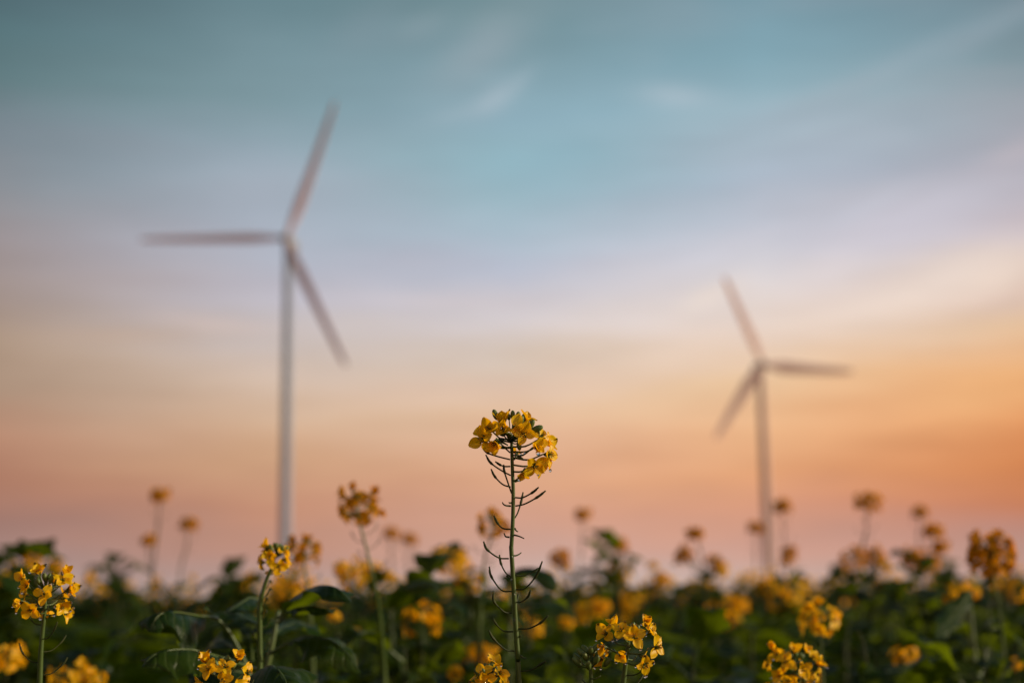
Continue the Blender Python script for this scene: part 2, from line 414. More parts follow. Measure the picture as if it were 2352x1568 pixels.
# ------------------------------------------------------------------ leaves
def leaf_mb(mid, width, up=Vector((0, 0, 1)), cup=.18, wave=.10, seed=0, petiole=.22, nr=18, nc=11, pr=.0016):
    rg = random.Random(seed); P = spline(mid, nr+5); mb = MB(); n = len(P)
    kp = max(int(n*petiole), 1)
    tp = P[:kp+2]
    if petiole > 0: mb.tube(tp, [pr*(1.2-.5*i/len(tp)) for i in range(len(tp))], 'stem', 5)
    mb.tube([P[i] for i in range(kp, n-1)], [pr*(.7-.6*i/(n-kp)) for i in range(n-1-kp)], 'stem', 4, False)
    rows = []; ph = rg.uniform(0, 6); lob = rg.uniform(3.0, 5.0); m_ = n-kp
    off = Vector((rg.uniform(0, 50), rg.uniform(0, 50), 0))
    for i in range(kp, n):
        q = (i-kp)/(m_-1); t = (P[min(i+1, n-1)]-P[i-1]).normalized()
        side = t.cross(up); side = side.normalized() if side.length > 1e-4 else t.orthogonal(); nrm = side.cross(t)
        w = width*.5*(np.interp(q, [0, .08, .25, .45, .7, .88, 1], [.10, .34, .74, 1.0, .86, .48, .02]))
        row = []
        for j in range(nc):
            u = 2*j/(nc-1)-1; au = abs(u)
            wl = w*(1+(.17*math.sin(lob*6.28*q+ph*(1 if u > 0 else 1.7))+.10*noise.noise(Vector((q*9, u*2, seed)))) * (au > .7))
            nz = noise.noise(Vector((q*5, u*2.2, 0))+off)
            h = -cup*w*au**1.7 + wave*w*math.sin(q*15+ph+(2.1 if u > 0 else 0))*au**2 + .16*w*nz + .02*width*(1-au)*0
            row.append(P[i]+side*(u*wl)+nrm*(h-.0006*(1-au)))
        rows.append(row)
    mb.grid(rows, 'leaf'); return mb
LEAVES = []
for i in range(12):
    rg = random.Random(100+i); ln = rg.uniform(.055, .105); rise = rg.uniform(.1, .55); dr = rg.uniform(.15, .75); V = Vector
    mid = [V((0, 0, 0)), V((ln*.33, rg.uniform(-.01, .01), ln*rise*.55)), V((ln*.66, rg.uniform(-.012, .012), ln*rise*.75)), V((ln, rg.uniform(-.02, .02), ln*(rise*.75-dr*.6)))]
    LEAVES.append(leaf_mb(mid, ln*rg.uniform(.42, .62), V((0, 0, 1)), rg.uniform(-.1, .45), rg.uniform(.15, .38), i, .2, 14, 9).mesh('leaf'))
def put_leaf(parent, p, az, tilt, s, k):
    mx = Matrix.Translation(p) @ Matrix.Rotation(az, 4, 'Z') @ Matrix.Rotation(-tilt, 4, 'Y') @ Matrix.Scale(s, 4)
    return obj('leaf', LEAVES[k % len(LEAVES)], parent, mx)

# merged flower heads for plants out of focus
def fade(me):  # head copy whose petal colour carries the backlit brown
    c = me.copy(); i = [m.name for m in c.materials].index('petal_yellow'); c.materials[i] = M['petal_backlit']; return c
def head_mb(seed, n=13, rad=.023, hgt=.03, pods=6):
    rg = random.Random(seed); mb = MB(); V = Vector
    top = V((0, 0, 0))
    mb.tube([V((0, 0, -.085)), V((0, 0, -.04)), top], [.0019, .0017, .0012], 'pod', 5)
    for k in range(n):
        q = k/n; a = k*2.4+rg.uniform(-.3, .3); el = R(52-75*q+rg.uniform(-14, 14))
        ax = V((math.cos(a)*math.cos(el), math.sin(a)*math.cos(el), math.sin(el)))
        att = V((0, 0, -.004-q*hgt)); c = att+V((math.cos(a), math.sin(a), .35))*rad*rg.uniform(.65, 1.1)
        flower_merge(mb, att, c, ax, seed*31+k, rg.choice((1, 1, .9, .6, .3)), rg.uniform(1.0, 1.28))
    for k in range(9):
        a = k*2.4; r = .0012+.0009*k; c = V((math.cos(a)*r, math.sin(a)*r, .004-.0006*k)); bud(mb, V((0, 0, -.006)), c, V((math.cos(a)*.5, math.sin(a)*.5, 1)), rg.uniform(.8, 1.15))
    for k in range(pods):
        a = k*2.4+1; z = -.04-.012*k; d = V((math.cos(a), math.sin(a), 0))
        pod(mb, [V((0, 0, z)), V((0, 0, z))+d*.012+V((0, 0, .001)), V((0, 0, z))+d*.021+V((0, 0, .009)), V((0, 0, z))+d*.025+V((0, 0, .018))], 1)
    return mb
HEADS = [head_mb(s, n, r, h).mesh('flower_head') for s, n, r, h in ((1, 22, .024, .030), (2, 22, .019, .024), (3, 24, .026, .034), (4, 18, .015, .020), (5, 18, .022, .038), (6, 9, .012, .015))]

BACKLIT = [fade(h) for h in HEADS]
# ------------------------------------------------------------------ ground
g = MB(); S = 6000
g.grid([[Vector((x, y, 0)) for x in (-S, -300, -40, 0, 40, 300, S)] for y in (-S, -300, -20, 0, 20, 60, 300, S)], 'soil')
go = obj('ground', g); go['kind'] = 'structure'; go['label'] = 'dark earth of the rapeseed field reaching the horizon'

# ------------------------------------------------------------------ wind turbines
inv = CM.inverted()
def turbine(hub_px, D, base_px, blades, blen, label, yaw, wtop, wbase, seed, bw=1.0, tp='tower_tint', bp='blade'):
    hub = at(hub_px[0], hub_px[1], D); V = Vector
    bx = hub.x; by = hub.y
    t = thing('wind_turbine', label, 'wind turbine', (bx, by, 0), 'wind turbines beyond the field')
    H = hub.z; tw = MB(); rows = []
    n = 28
    prof = [(0, wbase/2*1.04), (.004*H, wbase/2*1.04), (.005*H, wbase/2)]+[(H*q-1.4*(q > .99), wbase/2+(wtop/2-wbase/2)*q) for q in (.1, .25, .4, .55, .7, .85, 1)]
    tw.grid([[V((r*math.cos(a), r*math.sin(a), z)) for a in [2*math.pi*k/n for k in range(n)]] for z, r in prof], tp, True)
    for q in (.33, .66): 
        r = (wbase/2+(wtop/2-wbase/2)*q)+.02; tw.tube([V((0, 0, H*q-.12)), V((0, 0, H*q+.12))], r, 'seam', n)
    to = obj('tower', tw, t)
    d = MB(); d.tube([V((0, -wbase/2-.03, .9)), V((0, -wbase/2-.03, 2.9))], .45, 'dark', 4); obj('door', d, to)
    # rotor axis: toward the camera, turned by yaw
    tocam = V((-bx, -by, 0)).normalized(); ax = (Matrix.Rotation(R(yaw), 3, 'Z') @ tocam)
    ax = (ax+V((0, 0, .07))).normalized(); xr = V((0, 0, 1)).cross(ax).normalized(); yr = ax.cross(xr)
    top = V((0, 0, H))
    nac = MB(); rows = []
    for q, hw, hh in ((-2.2, .75, .8), (-1.6, 1.15, 1.15), (2.5, 1.3, 1.35), (5.2, 1.2, 1.25), (6.6, .95, .95), (6.9, .5, .5)):
        c = top-ax*q; row = []
        for k in range(16):
            a = 2*math.pi*k/16; ca, sa = math.cos(a), math.sin(a); f = 1/max(abs(ca), abs(sa))**.65
            row.append(c+xr*(ca*hw*f)+yr*(sa*hh*f))
        rows.append(row)
    nac.grid(rows, 'seam', True); k = nac.mi('seam'); nac.f.append(tuple(range(80, 96))); nac.m.append(k); nac.uv.append([(0, 0)]*16)
    no = obj('nacelle', nac, t)
    hc = top+ax*2.9
    hb = MB(); hb.blob(hc, ax, 1.7, 1.25, 'dark', 18, 12); ho = obj('hub', hb, t)
    cx = (hc-top)
    for (dx, dy) in blades:      # tip offset from the hub as seen (right, up), metres at the turbine
        # find the rotor-plane direction that is seen along (dx,dy)
        def seen(q):
            w = inv @ (hc+Vector((bx, by, 0))+(xr*math.cos(q)+yr*math.sin(q))*blen); return Vector((-w.x/w.z*FP+1176, 784+w.y/w.z*FP))
        h2 = inv @ (hc+Vector((bx, by, 0))); h2 = Vector((-h2.x/h2.z*FP+1176, 784+h2.y/h2.z*FP)); want = math.atan2(dy, dx)
        def err(k):
            p_ = seen(k/1800*6.28319)-h2; e = math.atan2(-p_.y, p_.x)-want; return abs(math.atan2(math.sin(e), math.cos(e)))
        best = min(range(1800), key=err)*2
        dr = xr*math.cos(best/3600*6.28319)+yr*math.sin(best/3600*6.28319); tg = ax.cross(dr)
        bm = MB(); rows = []; NS = 20
        for i in range(NS+1):
            q = i/NS; ch = np.interp(q, [0, .04, .12, .22, .5, .8, .95, 1], [1.5, 1.5, 2.2, 2.9, 2.3, 1.7, 1.2, .4])*blen/41*bw
            th = np.interp(q, [0, .05, .2, .5, 1], [1.0, .95, .42, .2, .05])*blen/41*.9
            tw_ = R(np.interp(q, [0, .2, .6, 1], [12, 12, 5, 0])); cd = tg*math.cos(tw_)+ax*math.sin(tw_); nd_ = cd.cross(dr)
            c = hc+dr*(.9+q*(blen-.9))+ax*(1.6*q*q)*blen/41
            row = []
            for k in range(14):
                a = 2*math.pi*k/14; u = math.cos(a)*.5+.12; v = math.sin(a)*.5*(1-.55*max(-math.cos(a), 0)*(q > .08))
                row.append(c+cd*(-u*ch)+nd_*(v*th))
            rows.append(row)
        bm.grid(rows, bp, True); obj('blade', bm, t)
    return t
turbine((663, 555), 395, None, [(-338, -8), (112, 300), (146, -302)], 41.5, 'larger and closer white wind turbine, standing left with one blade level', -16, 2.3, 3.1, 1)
turbine((1746, 840), 600, None, [(186, -16), (-97, 206), (-114, -178)], 40.5, 'smaller more distant wind turbine on the right, sunset peach put into its colour', 24, 3.0, 4.4, 2, 1.75, 'glow_tint', 'glow_tint')

# ------------------------------------------------------------------ hero plant
def c1(x, y, D=DF): return at((1650+x*.3827)*.6336, (1420+y*.3827)*.6336, D)
def c2(x, y, D=DF): return at((1650+x*.3348)*.6336, (1950+y*.3348)*.6336, D)
stem_pts = [c1(533, 425), c1(537, 560), c1(543, 750), c1(550, 950), c1(546, 1220), c1(533, 1450), c2(607, 100), c2(622, 350), c2(640, 640), c2(655, 950), c2(680, 1300), c2(692, 1568)]
low = stem_pts[-1]
base = Vector((low.x+.03, low.y+.04, 0))
full = stem_pts+[low.lerp(base, .25)+Vector((.004, 0, 0)), low.lerp(base, .6)+Vector((.004, 0, 0)), base]
hero = thing('rapeseed_plant', 'tall sharp rapeseed stem with yellow flower head rising alone in the centre', 'plant', base, 'rapeseed plants in the field')
mb = MB(); sp = spline([p-base for p in full], 90); n = len(sp)
rr = [np.interp(i/(n-1), [0, .05, .3, .8, 1], [.00085, .00115, .0014, .0018, .0045]) for i in range(n)]
mb.tube(sp, rr, 'stem', 12); obj('stem', mb, hero)
def stem_at(y):    # y in c1 crop coordinates
    return c1(np.interp(y, [425, 560, 750, 950, 1220, 1450], [533, 537, 543, 550, 546, 533]), y)
fl = [  # x, y, depth offset, facing (right, up, to camera), openness, size, attach y, missing
 (285, 445, -.012, (-.45, -.1, .85), 1, 1.12, 530, 0),
 (350, 345, -.004, (-.5, .5, .75), 1, 1.1, 480, 0),
 (455, 285, .0, (-.12, 1, .1), .4, 1.1, 455, 0),
 (560, 330, -.014, (.1, .75, .75), .8, .95, 450, 1),
 (640, 395, -.016, (.2, .1, 1), 1, .95, 465, 0),
 (470, 345, -.010, (-.3, .3, .9), .8, .9, 470, 1),
 (665, 250, .004, (.35, 1, .1), .6, .95, 450, 0),
 (790, 415, -.004, (.55, .55, .5), .9, 1.0, 520, 0),
 (815, 480, .006, (.8, .25, .2), .8, 1.0, 565, 0),
 (390, 455, -.016, (-.25, -.5, .8), .5, .95, 520, 0),
 (845, 590, -.002, (.85, .05, .4), .9, 1.02, 620, 0),
 (830, 640, .010, (.8, -.1, -.3), 1, 1.0, 690, 0),
 (730, 690, -.010, (.4, -.15, .85), 1, 1.0, 755, 0),
 (775, 700, .006, (.7, -.45, .2), .9, .95, 855, 0),
 (655, 740, -.004, (-.1, -.55, .6), .5, .75, 850, 1),
 (745, 520, -.014, (.5, .1, .8), .5, .9, 600, 0),
 (580, 580, .020, (.1, .2, -.5), .4, .6, 620, 1),
]
for i, (x, y, dz, f, op, s, ay, ms) in enumerate(fl):
    flower_parts(hero, stem_at(ay), c1(x, y+55*max(f[1], 0), DF+dz), cdir(*f), 500+i, op, s*.92, base, None, ms, dew=.05)
bd = MB()
for i, (x, y, dz, s, f) in enumerate([(595, 270, -.002, 1.25, (.05, 1, .2)), (545, 250, .002, 1.1, (0, 1, 0)), (620, 300, -.006, 1.2, (.2, 1, .4)), (575, 300, -.008, 1.0, (-.1, .8, .6)), (510, 255, .004, 1.0, (-.3, 1, 0)), (640, 260, .002, .9, (.3, 1, 0)),
    (735, 365, -.006, 1.5, (1, .4, .2)), (700, 330, -.002, 1.2, (.6, .8, .2)), (690, 345, .006, 1.2, (.6, .6, 0)), (715, 415, -.006, 1.0, (.3, .9, .3)), (490, 400, -.010, 1.1, (-.4, .5, .7)), (520, 420, -.008, 1.0, (-.2, .4, .8)), (460, 410, -.003, 1.0, (-.8, .5, .3)),
    (395, 250, .002, 1.3, (-.4, 1, 0)), (600, 480, -.006, 1.1, (.15, -.9, .3)), (660, 300, .006, 1.1, (.2, 1, 0)), (560, 360, -.004, 1.1, (0, .8, .5)), (600, 345, -.006, 1.0, (.2, .7, .5))]):
    bud(bd, stem_at(450+i*2)-base, c1(x, y, DF+dz)-base, cdir(*f), s)
obj('bud_cluster', bd, hero)
pods1 = [[(520,640),(400,610),(305,575),(250,515)], [(525,790),(440,745),(335,670),(290,595)], [(525,900),(450,875),(375,800),(340,730)], [(535,960),(500,860),(465,750),(460,690)],
 [(520,705),(470,705),(425,690),(380,660)], [(520,1300),(450,1290),(400,1240),(368,1170)], [(570,1000),(640,1000),(735,950),(790,903)], [(570,1080),(660,1060),(780,995),(858,935)], [(545,1220),(590,1150),(625,1040),(643,950)],
 [(520,460),(440,440),(415,455),(500,505)], [(550,640),(590,620),(620,622),(645,640)], [(525,530),(440,520),(390,520),(370,595)], [(520,575),(450,510),(415,470),(400,560)]]
short1 = [[(525,1080),(480,1075),(455,1060),(448,1045)], [(515,1375),(480,1370),(470,1355),(462,1335)], [(565,1290),(572,1305),(582,1316),(595,1322)], [(560,1355),(590,1362),(620,1372),(652,1387)], [(530,1050),(520,1052),(515,1050),(510,1046)]]
pods2 = [[(580,220),(470,210),(345,120),(308,35)], [(605,420),(545,370),(495,270),(480,180)], [(612,575),(500,560),(390,410),(370,305)], [(610,810),(530,795),(420,685),(412,570)], [(628,1010),(520,1000),(435,915),(412,860)], [(640,1220),(540,1200),(410,1080),(365,995)],
 [(650,400),(740,405),(860,355),(905,320)], [(655,555),(760,540),(880,400),(943,250)], [(660,690),(720,685),(790,630),(815,560)], [(655,870),(660,760),(665,690),(685,600)], [(675,980),(800,975),(930,910),(1005,835)], [(715,1440),(830,1420),(920,1365),(980,1330)]]
short2 = [[(625,185),(655,188),(690,175),(715,155)], [(700,1265),(725,1285),(745,1294),(770,1295)], [(690,1060),(705,1066),(708,1060),(706,1052)], [(560,408),(575,415),(590,420),(610,425)]]
rg = random.Random(5)
for lst, f, short in ((pods1, c1, 0), (short1, c1, 1), (pods2, c2, 0), (short2, c2, 1)):
    for q in lst:
        e = rg.uniform(-.012, .012); pm = MB()
        P = [f(x, y, DF+e*(i/3)**1.0)-base for i, (x, y) in enumerate(q)]
        if short: pm.tube(spline(P, 8), [.0007-.00004*i for i in range(9)], 'pod', 5); obj('pedicel', pm, hero)
        else: pod(pm, P, 1.05); obj('seed_pod', pm, hero)
for x, y, dz, r in ((785, 577, -.012, .0017), (612, 825, -.004, .0016), (785, 777, -.012, .0012), (655, 575, -.01, .0008)):
    drop(hero, c1(x, y, DF+dz), r, base)
for x, y in ((628, 195), (607, 440), (652, 600), (640, 878)):
    drop(hero, c2(x, y, DF-.003), .0008, base)
for k in range(3):
    put_leaf(hero, Vector((-.02, -.03, .25+.2*k)), k*2.4+.4, .3, 1.3, k)

# ------------------------------------------------------------------ other plants with separate flowers
GROUP = 'rapeseed plants in the field'
def lean_stem(mb, top, base, r0, r1, via=None, n=26, k=8, mat='stem'):
    pts = [top]+[v for v in (via or [])]; e = pts[-1]; tot = (base-e).length
    d0 = (e-pts[-2]).normalized() if via else Vector((0, 0, -1))
    for st in (.04, .12, .3):
        if st < tot*.7: pts.append((e+d0*st).lerp(e.lerp(base, st/tot), .3+.7*st/.3))
    pts.append(base); n = max(n, 5*len(pts))
    P = spline(pts, n); mb.tube(P, [r0+(r1-r0)*i/n for i in range(n+1)], mat, k); return P
def base_of(p, seed):
    rg = random.Random(seed); return Vector((p.x+rg.uniform(-.03, .03), p.y+rg.uniform(.0, .05), 0))
def raceme(label, px, py, D, wpx, nfl, seed, via=(), hpx=None, drops=0, pods=6, leaves=0, bend=None, front=.3, s=.83, pl=.8, backlit=False):
    """sharp plant: px,py centre of the head, wpx its width"""
    rg = random.Random(seed); hr = wpx/FP*D/2; hh = (hpx or wpx*.85)/FP*D
    top = at(px, py, D)+UP*hh*.32
    vv = [at(a, b, D+dd) for a, b, dd in via]
    low = vv[-1] if vv else top-Vector((0, 0, .1))
    b = base_of(low, seed); t = thing('rapeseed_plant', label, 'plant', b, GROUP)
    sm = MB(); P = lean_stem(sm, top-b, Vector(), .0009, .0038, [v-b for v in vv], 40); obj('stem', sm, t)
    def sp(dist):
        d = 0
        for i in range(len(P)-1):
            L_ = (P[i+1]-P[i]).length
            if d+L_ >= dist: return P[i].lerp(P[i+1], (dist-d)/L_)+b
            d += L_
        return P[-1]+b
    for k in range(nfl):
        q = (k+.5)/nfl; a = k*2.4+rg.uniform(-.35, .35)+seed; att = sp(.003+q*hh*.62)
        el = R(68-105*q+rg.uniform(-12, 12)); d = Vector((math.cos(a)*math.cos(el), math.sin(a)*math.cos(el), math.sin(el)))
        rad = max(hr-.006*s, .006)*rg.uniform(.82, 1.12); c = att+Vector((math.cos(a), math.sin(a), 0))*rad*(.55+.45*math.cos(el))+Vector((0, 0, hh*.12+rad*.3*math.sin(el)))
        ax = d-Vector((0, 1, 0))*front
        flower_parts(t, att, c, ax, seed*100+k, rg.choice((1, 1, 1, .9, .6, .4)) if q > .15 else .45, s*rg.uniform(.88, 1.08), b, None, rg.choice((0, 0, 0, 1)), dew=drops*.75, backlit=backlit)
    bm = MB()
    for k in range(10):
        a = k*2.4; r = .0012+.0007*k; c = top+Vector((math.cos(a)*r, math.sin(a)*r, .003-.0005*k))
        bud(bm, sp(.004)-b, c-b, Vector((math.cos(a)*.5, math.sin(a)*.5, 1)), rg.uniform(.8, 1.2))
    obj('bud_cluster', bm, t)
    for k in range(pods):
        a = rg.choice((0, math.pi))+rg.uniform(-.7, .7); z = hh*.85+.004+.009*k+rg.uniform(-.002, .002); p = sp(z)-b; d = Vector((math.cos(a), math.sin(a), 0)); l = rg.uniform(.7, 1.2)*pl
        pm = MB(); pod(pm, [p, p+d*.010*l+Vector((0, 0, .001)), p+d*.019*l+Vector((0, 0, .007)), p+d*.023*l+Vector((0, 0, .015*l))], .9); obj('seed_pod', pm, t)
    for k in range(leaves):
        z = low.z-.14-.05*k; f = z/max(low.z, .1); put_leaf(t, Vector(((low.x-b.x)*f, (low.y-b.y)*f, z)), k*2.4+seed, rg.uniform(0, .5), rg.uniform(.8, 1.2), k+seed)
    return t, b
raceme('rapeseed flower head with dewdrops at the far left edge, in focus over dark foliage', 105, 1372, 1.03, 132, 15, 11, [(103, 1400, 0), (95, 1480, 0), (91, 1568, 0)], 105, .7, 5, 3, front=.5)
raceme('bright golden flower head covered in dewdrops, low to the right of the tall centre stem', 1446, 1484, .965, 154, 14, 12, [(1440, 1500, 0), (1432, 1568, 0)], 95, 1, 2, 3, front=.9)
raceme('low golden flower head cut by the bottom edge, below the curled cabbage-like leaves', 512, 1556, 1.0, 118, 13, 13, [(520, 1590, 0)], 80, .5, 2, 3, front=.9)
raceme('low yellow flower head touching the bottom edge just left of the tall centre stem', 1122, 1563, .95, 88, 9, 14, [(1125, 1600, 0)], 60, .6, 2, 3, front=.8)
raceme('slightly soft golden flower head at the bottom edge, right of the dewy one', 1824, 1538, 1.18, 128, 17, 15, [(1826, 1590, 0)], 88, .3, 2, 4, front=.8)
raceme('small flower head with dark bud cluster on slanting stem below the left turbine', 636, 1285, 1.17, 72, 8, 16, [(620, 1312, 0), (606, 1350, 0), (597, 1400, 0), (597, 1520, 0)], 60, .4, 9, 4, front=.3, s=.8, pl=.42)
raceme('round soft flower head on thin left-leaning stem between left turbine and centre stem', 820, 1166, 1.68, 98, 18, 17, [(826, 1198, 0), (842, 1262, 0), (858, 1330, 0), (870, 1400, .02)], 66, 0, 10, 5, front=0, s=1.05, backlit=True)
raceme('loose flower head just right of the dark-budded one, below the left turbine', 702, 1270, 1.85, 84, 13, 18, [(698, 1290, 0), (706, 1340, 0), (712, 1400, 0)], 55, 0, 5, 5, front=0, s=1.1, backlit=True)
raceme('wide blocky flower head standing above the foliage at the far right', 2276, 1278, 1.95, 100, 34, 19, [(2280, 1310, 0), (2292, 1380, 0), (2300, 1450, 0)], 84, 0, 5, 6, front=0, s=1.3, backlit=True)
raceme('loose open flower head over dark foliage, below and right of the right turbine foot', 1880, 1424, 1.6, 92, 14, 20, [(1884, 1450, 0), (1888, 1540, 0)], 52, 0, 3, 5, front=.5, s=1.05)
raceme('ragged flower head half hidden directly behind the tall centre stem', 1132, 1208, 2.0, 66, 11, 21, [(1128, 1235, 0), (1112, 1290, 0), (1105, 1380, 0)], 52, 0, 6, 5, front=0, s=1.1, backlit=True)
# bud-only shoot beside the dewy head
p = at(1355, 1516, .965); b = base_of(p, 3); t = thing('rapeseed_plant', 'short shoot of closed green buds beside the dewy golden flower head', 'plant', b, GROUP)
sm = MB(); lean_stem(sm, p-b, Vector(), .001, .003, [at(1358, 1568, .965)-b]); obj('stem', sm, t)
bm = MB()
for k in range(16):
    a = k*2.4; r = .0016+.00065*k; bud(bm, p-b-Vector((0, 0, .004)), p-b+Vector((math.cos(a)*r, math.sin(a)*r, .006-.0007*k)), Vector((math.cos(a)*.8, math.sin(a)*.8, .9)), 1.3)
obj('bud_cluster', bm, t)
for k in range(9):
    a = k*2.4; q = p-b-Vector((0, 0, .012+.003*k)); pm = MB(); pm.tube(spline([q, q+Vector((math.cos(a), math.sin(a), 0))*.004, q+Vector((math.cos(a)*.007, math.sin(a)*.007, .002))], 5), .0005, 'pod', 4); obj('pedicel', pm, t)
# bent green shoot left of the hero foot etc. : leafy plant with shaped leaves
def L3(lst): return [at(*q) for q in lst]
b = base_of(at(597, 1520, 1.3), 4); t = thing('rapeseed_plant', 'big-leaved plant with dark curled leaves, left of the centre in front of the field', 'plant', b, GROUP)
sm = MB(); lean_stem(sm, at(640, 1400, 1.34)-b, Vector(), .002, .005, [at(625, 1480, 1.33)-b, at(600, 1600, 1.32)-b]); obj('stem', sm, t)
sm = MB(); lean_stem(sm, at(470, 1395, 1.3)-b, Vector(), .0015, .004, [at(525, 1450, 1.31)-b, at(570, 1540, 1.32)-b]); obj('stem', sm, t)
for i, (pts, w, up, cup, wv) in enumerate([
    ([(640, 1420, 1.34), (668, 1385, 1.30), (720, 1348, 1.25), (770, 1348, 1.20), (806, 1382, 1.18)], .038, (0, 0, 1), .5, .2),
    ([(640, 1430, 1.32), (668, 1402, 1.28), (705, 1392, 1.24), (735, 1394, 1.22), (765, 1408, 1.2)], .030, (0, 0, 1), .4, .2),
    ([(500, 1420, 1.28), (450, 1412, 1.24), (405, 1405, 1.20), (365, 1412, 1.18), (342, 1450, 1.17)], .050, (.25, -.3, 1), .9, .12),
    ([(600, 1540, 1.25), (480, 1500, 1.18), (420, 1490, 1.16), (360, 1500, 1.14), (325, 1530, 1.13)], .052, (0, -.3, 1), .7, .15),
    ([(620, 1500, 1.3), (690, 1462, 1.27), (745, 1464, 1.24), (790, 1490, 1.22), (830, 1545, 1.21)], .044, (.1, -.2, 1), .6, .32),
    ([(600, 1590, 1.2), (600, 1545, 1.16), (625, 1528, 1.10), (655, 1560, 1.06), (668, 1620, 1.05)], .055, (0, -.6, 1), .6, .1),
    ([(600, 1440, 1.33), (565, 1420, 1.35), (520, 1405, 1.38), (475, 1420, 1.4)], .04, (0, 0, 1), .2, .2),
    ([(618, 1470, 1.34), (650, 1440, 1.4), (690, 1430, 1.45), (740, 1450, 1.5)], .05, (0, -.6, .8), .1, .2),
    ([(600, 1380, 1.36), (575, 1372, 1.32), (545, 1390, 1.28), (520, 1405, 1.26)], .022, (0, 0, 1), .5, .1),
    ([(560, 1500, 1.33), (500, 1470, 1.4), (470, 1500, 1.45), (450, 1560, 1.48)], .05, (0, -.8, .6), .1, .2),
    ([(580, 1520, 1.33), (575, 1470, 1.36), (560, 1440, 1.4), (555, 1400, 1.44)], .045, (0, -1, .2), .1, .2),
    ([(600, 1560, 1.3), (540, 1540, 1.27), (470, 1550, 1.25), (420, 1590, 1.24)], .055, (0, -.4, 1), .4, .2)]):
    obj('leaf', leaf_mb([q-b for q in L3(pts)], w, Vector(up).normalized(), cup, wv, 40+i, .16, 22, 15), t)

# ------------------------------------------------------------------ plants out of focus: each with its own stem, leaves, heads
def leafy(t, base_top, z0, z1, n, seed, smin=.7, smax=1.25):
    rg = random.Random(seed)
    n = int(n*1.5)
    for k in range(n):
        q = (k+.5)/n; z = z0+(z1-z0)*q**.95; f = z/max(base_top.z, .01)
        put_leaf(t, Vector((base_top.x*f, base_top.y*f, z)), k*2.4+rg.uniform(-.4, .4)+seed, rg.uniform(-.15, .75), rg.uniform(smin, smax)*(1.1-.35*q), rg.randrange(12))
def soft(label, heads, D, top_leaf=1400, nleaf=8, seed=0, group=GROUP, lx=None, lsz=1.0):
    """heads: list of (px,py,width px, k) ; the stems join at the leaf mass"""
    rg = random.Random(seed+900)
    hx = lx if lx is not None else sum(h[0] for h in heads)/len(heads)
    j = at(hx, top_leaf, D); b = base_of(j, seed); t = thing('rapeseed_plant', label, 'plant', b, group); jl = j-b
    sm = MB(); lean_stem(sm, jl, Vector(), .0015, .003, None, 12, 6, 'pod'); obj('stem', sm, t)
    for (px, py, w, k) in heads:
        D2 = D+rg.uniform(-.05, .05); p = at(px, py, D2); s = w/FP*D/(.062 if k != 5 else .05)
        if k == 3: s *= 1.25
        dirn = ((p-b)-jl); dirn = dirn.normalized() if dirn.length > .01 else Vector((0, 0, 1)); ax = (dirn+Vector((rg.uniform(-.15, .15), 0, .8))).normalized()
        s *= 1.02*(1.14 if D > 3 and py < 1300 else 1); mx = frame(ax, rg.uniform(0, 6), p-b+ax*.012*s, s); obj('flower_head', (BACKLIT if D > 3 and py < 1300 else HEADS)[k], t, mx)
        e = mx @ Vector((0, 0, -.08))
        if (e-jl).length > .02 and e.z > jl.z:
            s2 = MB(); s2.tube(spline([e, e.lerp(jl, .5)+Vector((rg.uniform(-.006, .006), 0, 0)), jl], 10), .0027, 'pod', 5); obj('stem', s2, t)
    if nleaf: leafy(t, jl, max(jl.z-.32, .2), jl.z-.01, nleaf, seed, .8*lsz, 1.3*lsz)
    return t
S_ = soft
S_('tallest blurred stalk at the left with a second smaller head lower on its side', [(366, 1138, 44, 1), (341, 1243, 34, 3)], 3.9, 1350, 7, 1, lx=346)
S_('blurred curved stalk with one round head, right of the two-headed one at left', [(434, 1206, 44, 1)], 4.1, 1345, 7, 2, lx=412)
S_('pale far stalk, left one of the faint pair right of the thin leaning stem', [(899, 1226, 34, 3)], 5.2, 1350, 6, 3, lx=905)
S_('pale far stalk, right one of the faint pair right of the thin leaning stem', [(941, 1240, 34, 3)], 5.2, 1350, 6, 4, lx=938)
S_('lone pale stalk with one small head, first one right of the tall centre stem', [(1338, 1182, 38, 1)], 4.8, 1345, 6, 5, lx=1328)
S_('blurred stalk carrying one head stacked above another, midway between centre stem and right turbine', [(1421, 1254, 38, 3), (1416, 1298, 34, 5)], 4.8, 1345, 6, 6, lx=1412)
S_('bushy blurred plant with top head and spreading side heads, left of the right turbine', [(1598, 1228, 38, 3), (1570, 1275, 44, 1), (1640, 1290, 40, 5), (1655, 1310, 36, 3)], 3.3, 1290, 16, 7, lx=1615, lsz=.9)
S_('small reddish head just touching the left side of the right turbine tower', [(1736, 1214, 34, 3)], 5.8, 1360, 5, 8, lx=1745)
S_('small reddish head on a faint stalk just right of the right turbine tower', [(1797, 1165, 38, 3)], 5.8, 1350, 5, 9, lx=1795)
S_('large blurred round head on a bent stalk, right of the right turbine', [(1994, 1153, 54, 0)], 3.2, 1300, 8, 10, lx=1966)
S_('small blurred head on a straight faint stalk, second from the right edge', [(2114, 1178, 34, 3)], 5.4, 1300, 6, 11, lx=2112)
S_('blurred plant with dark head over a yellow one, left of the wide blocky flower head', [(2144, 1222, 42, 3), (2160, 1258, 40, 1)], 3.4, 1290, 16, 12, lx=2160)
S_('blurred plant of two low yellow heads behind the dark-budded flower head', [(672, 1338, 80, 2), (640, 1352, 50, 1)], 2.9, 1355, 16, 13)
S_('broad yellow clump behind the thin leaning stem, left of centre', [(810, 1320, 66, 2), (850, 1310, 52, 0), (785, 1305, 44, 1), (890, 1322, 34, 5)], 2.3, 1362, 14, 14)
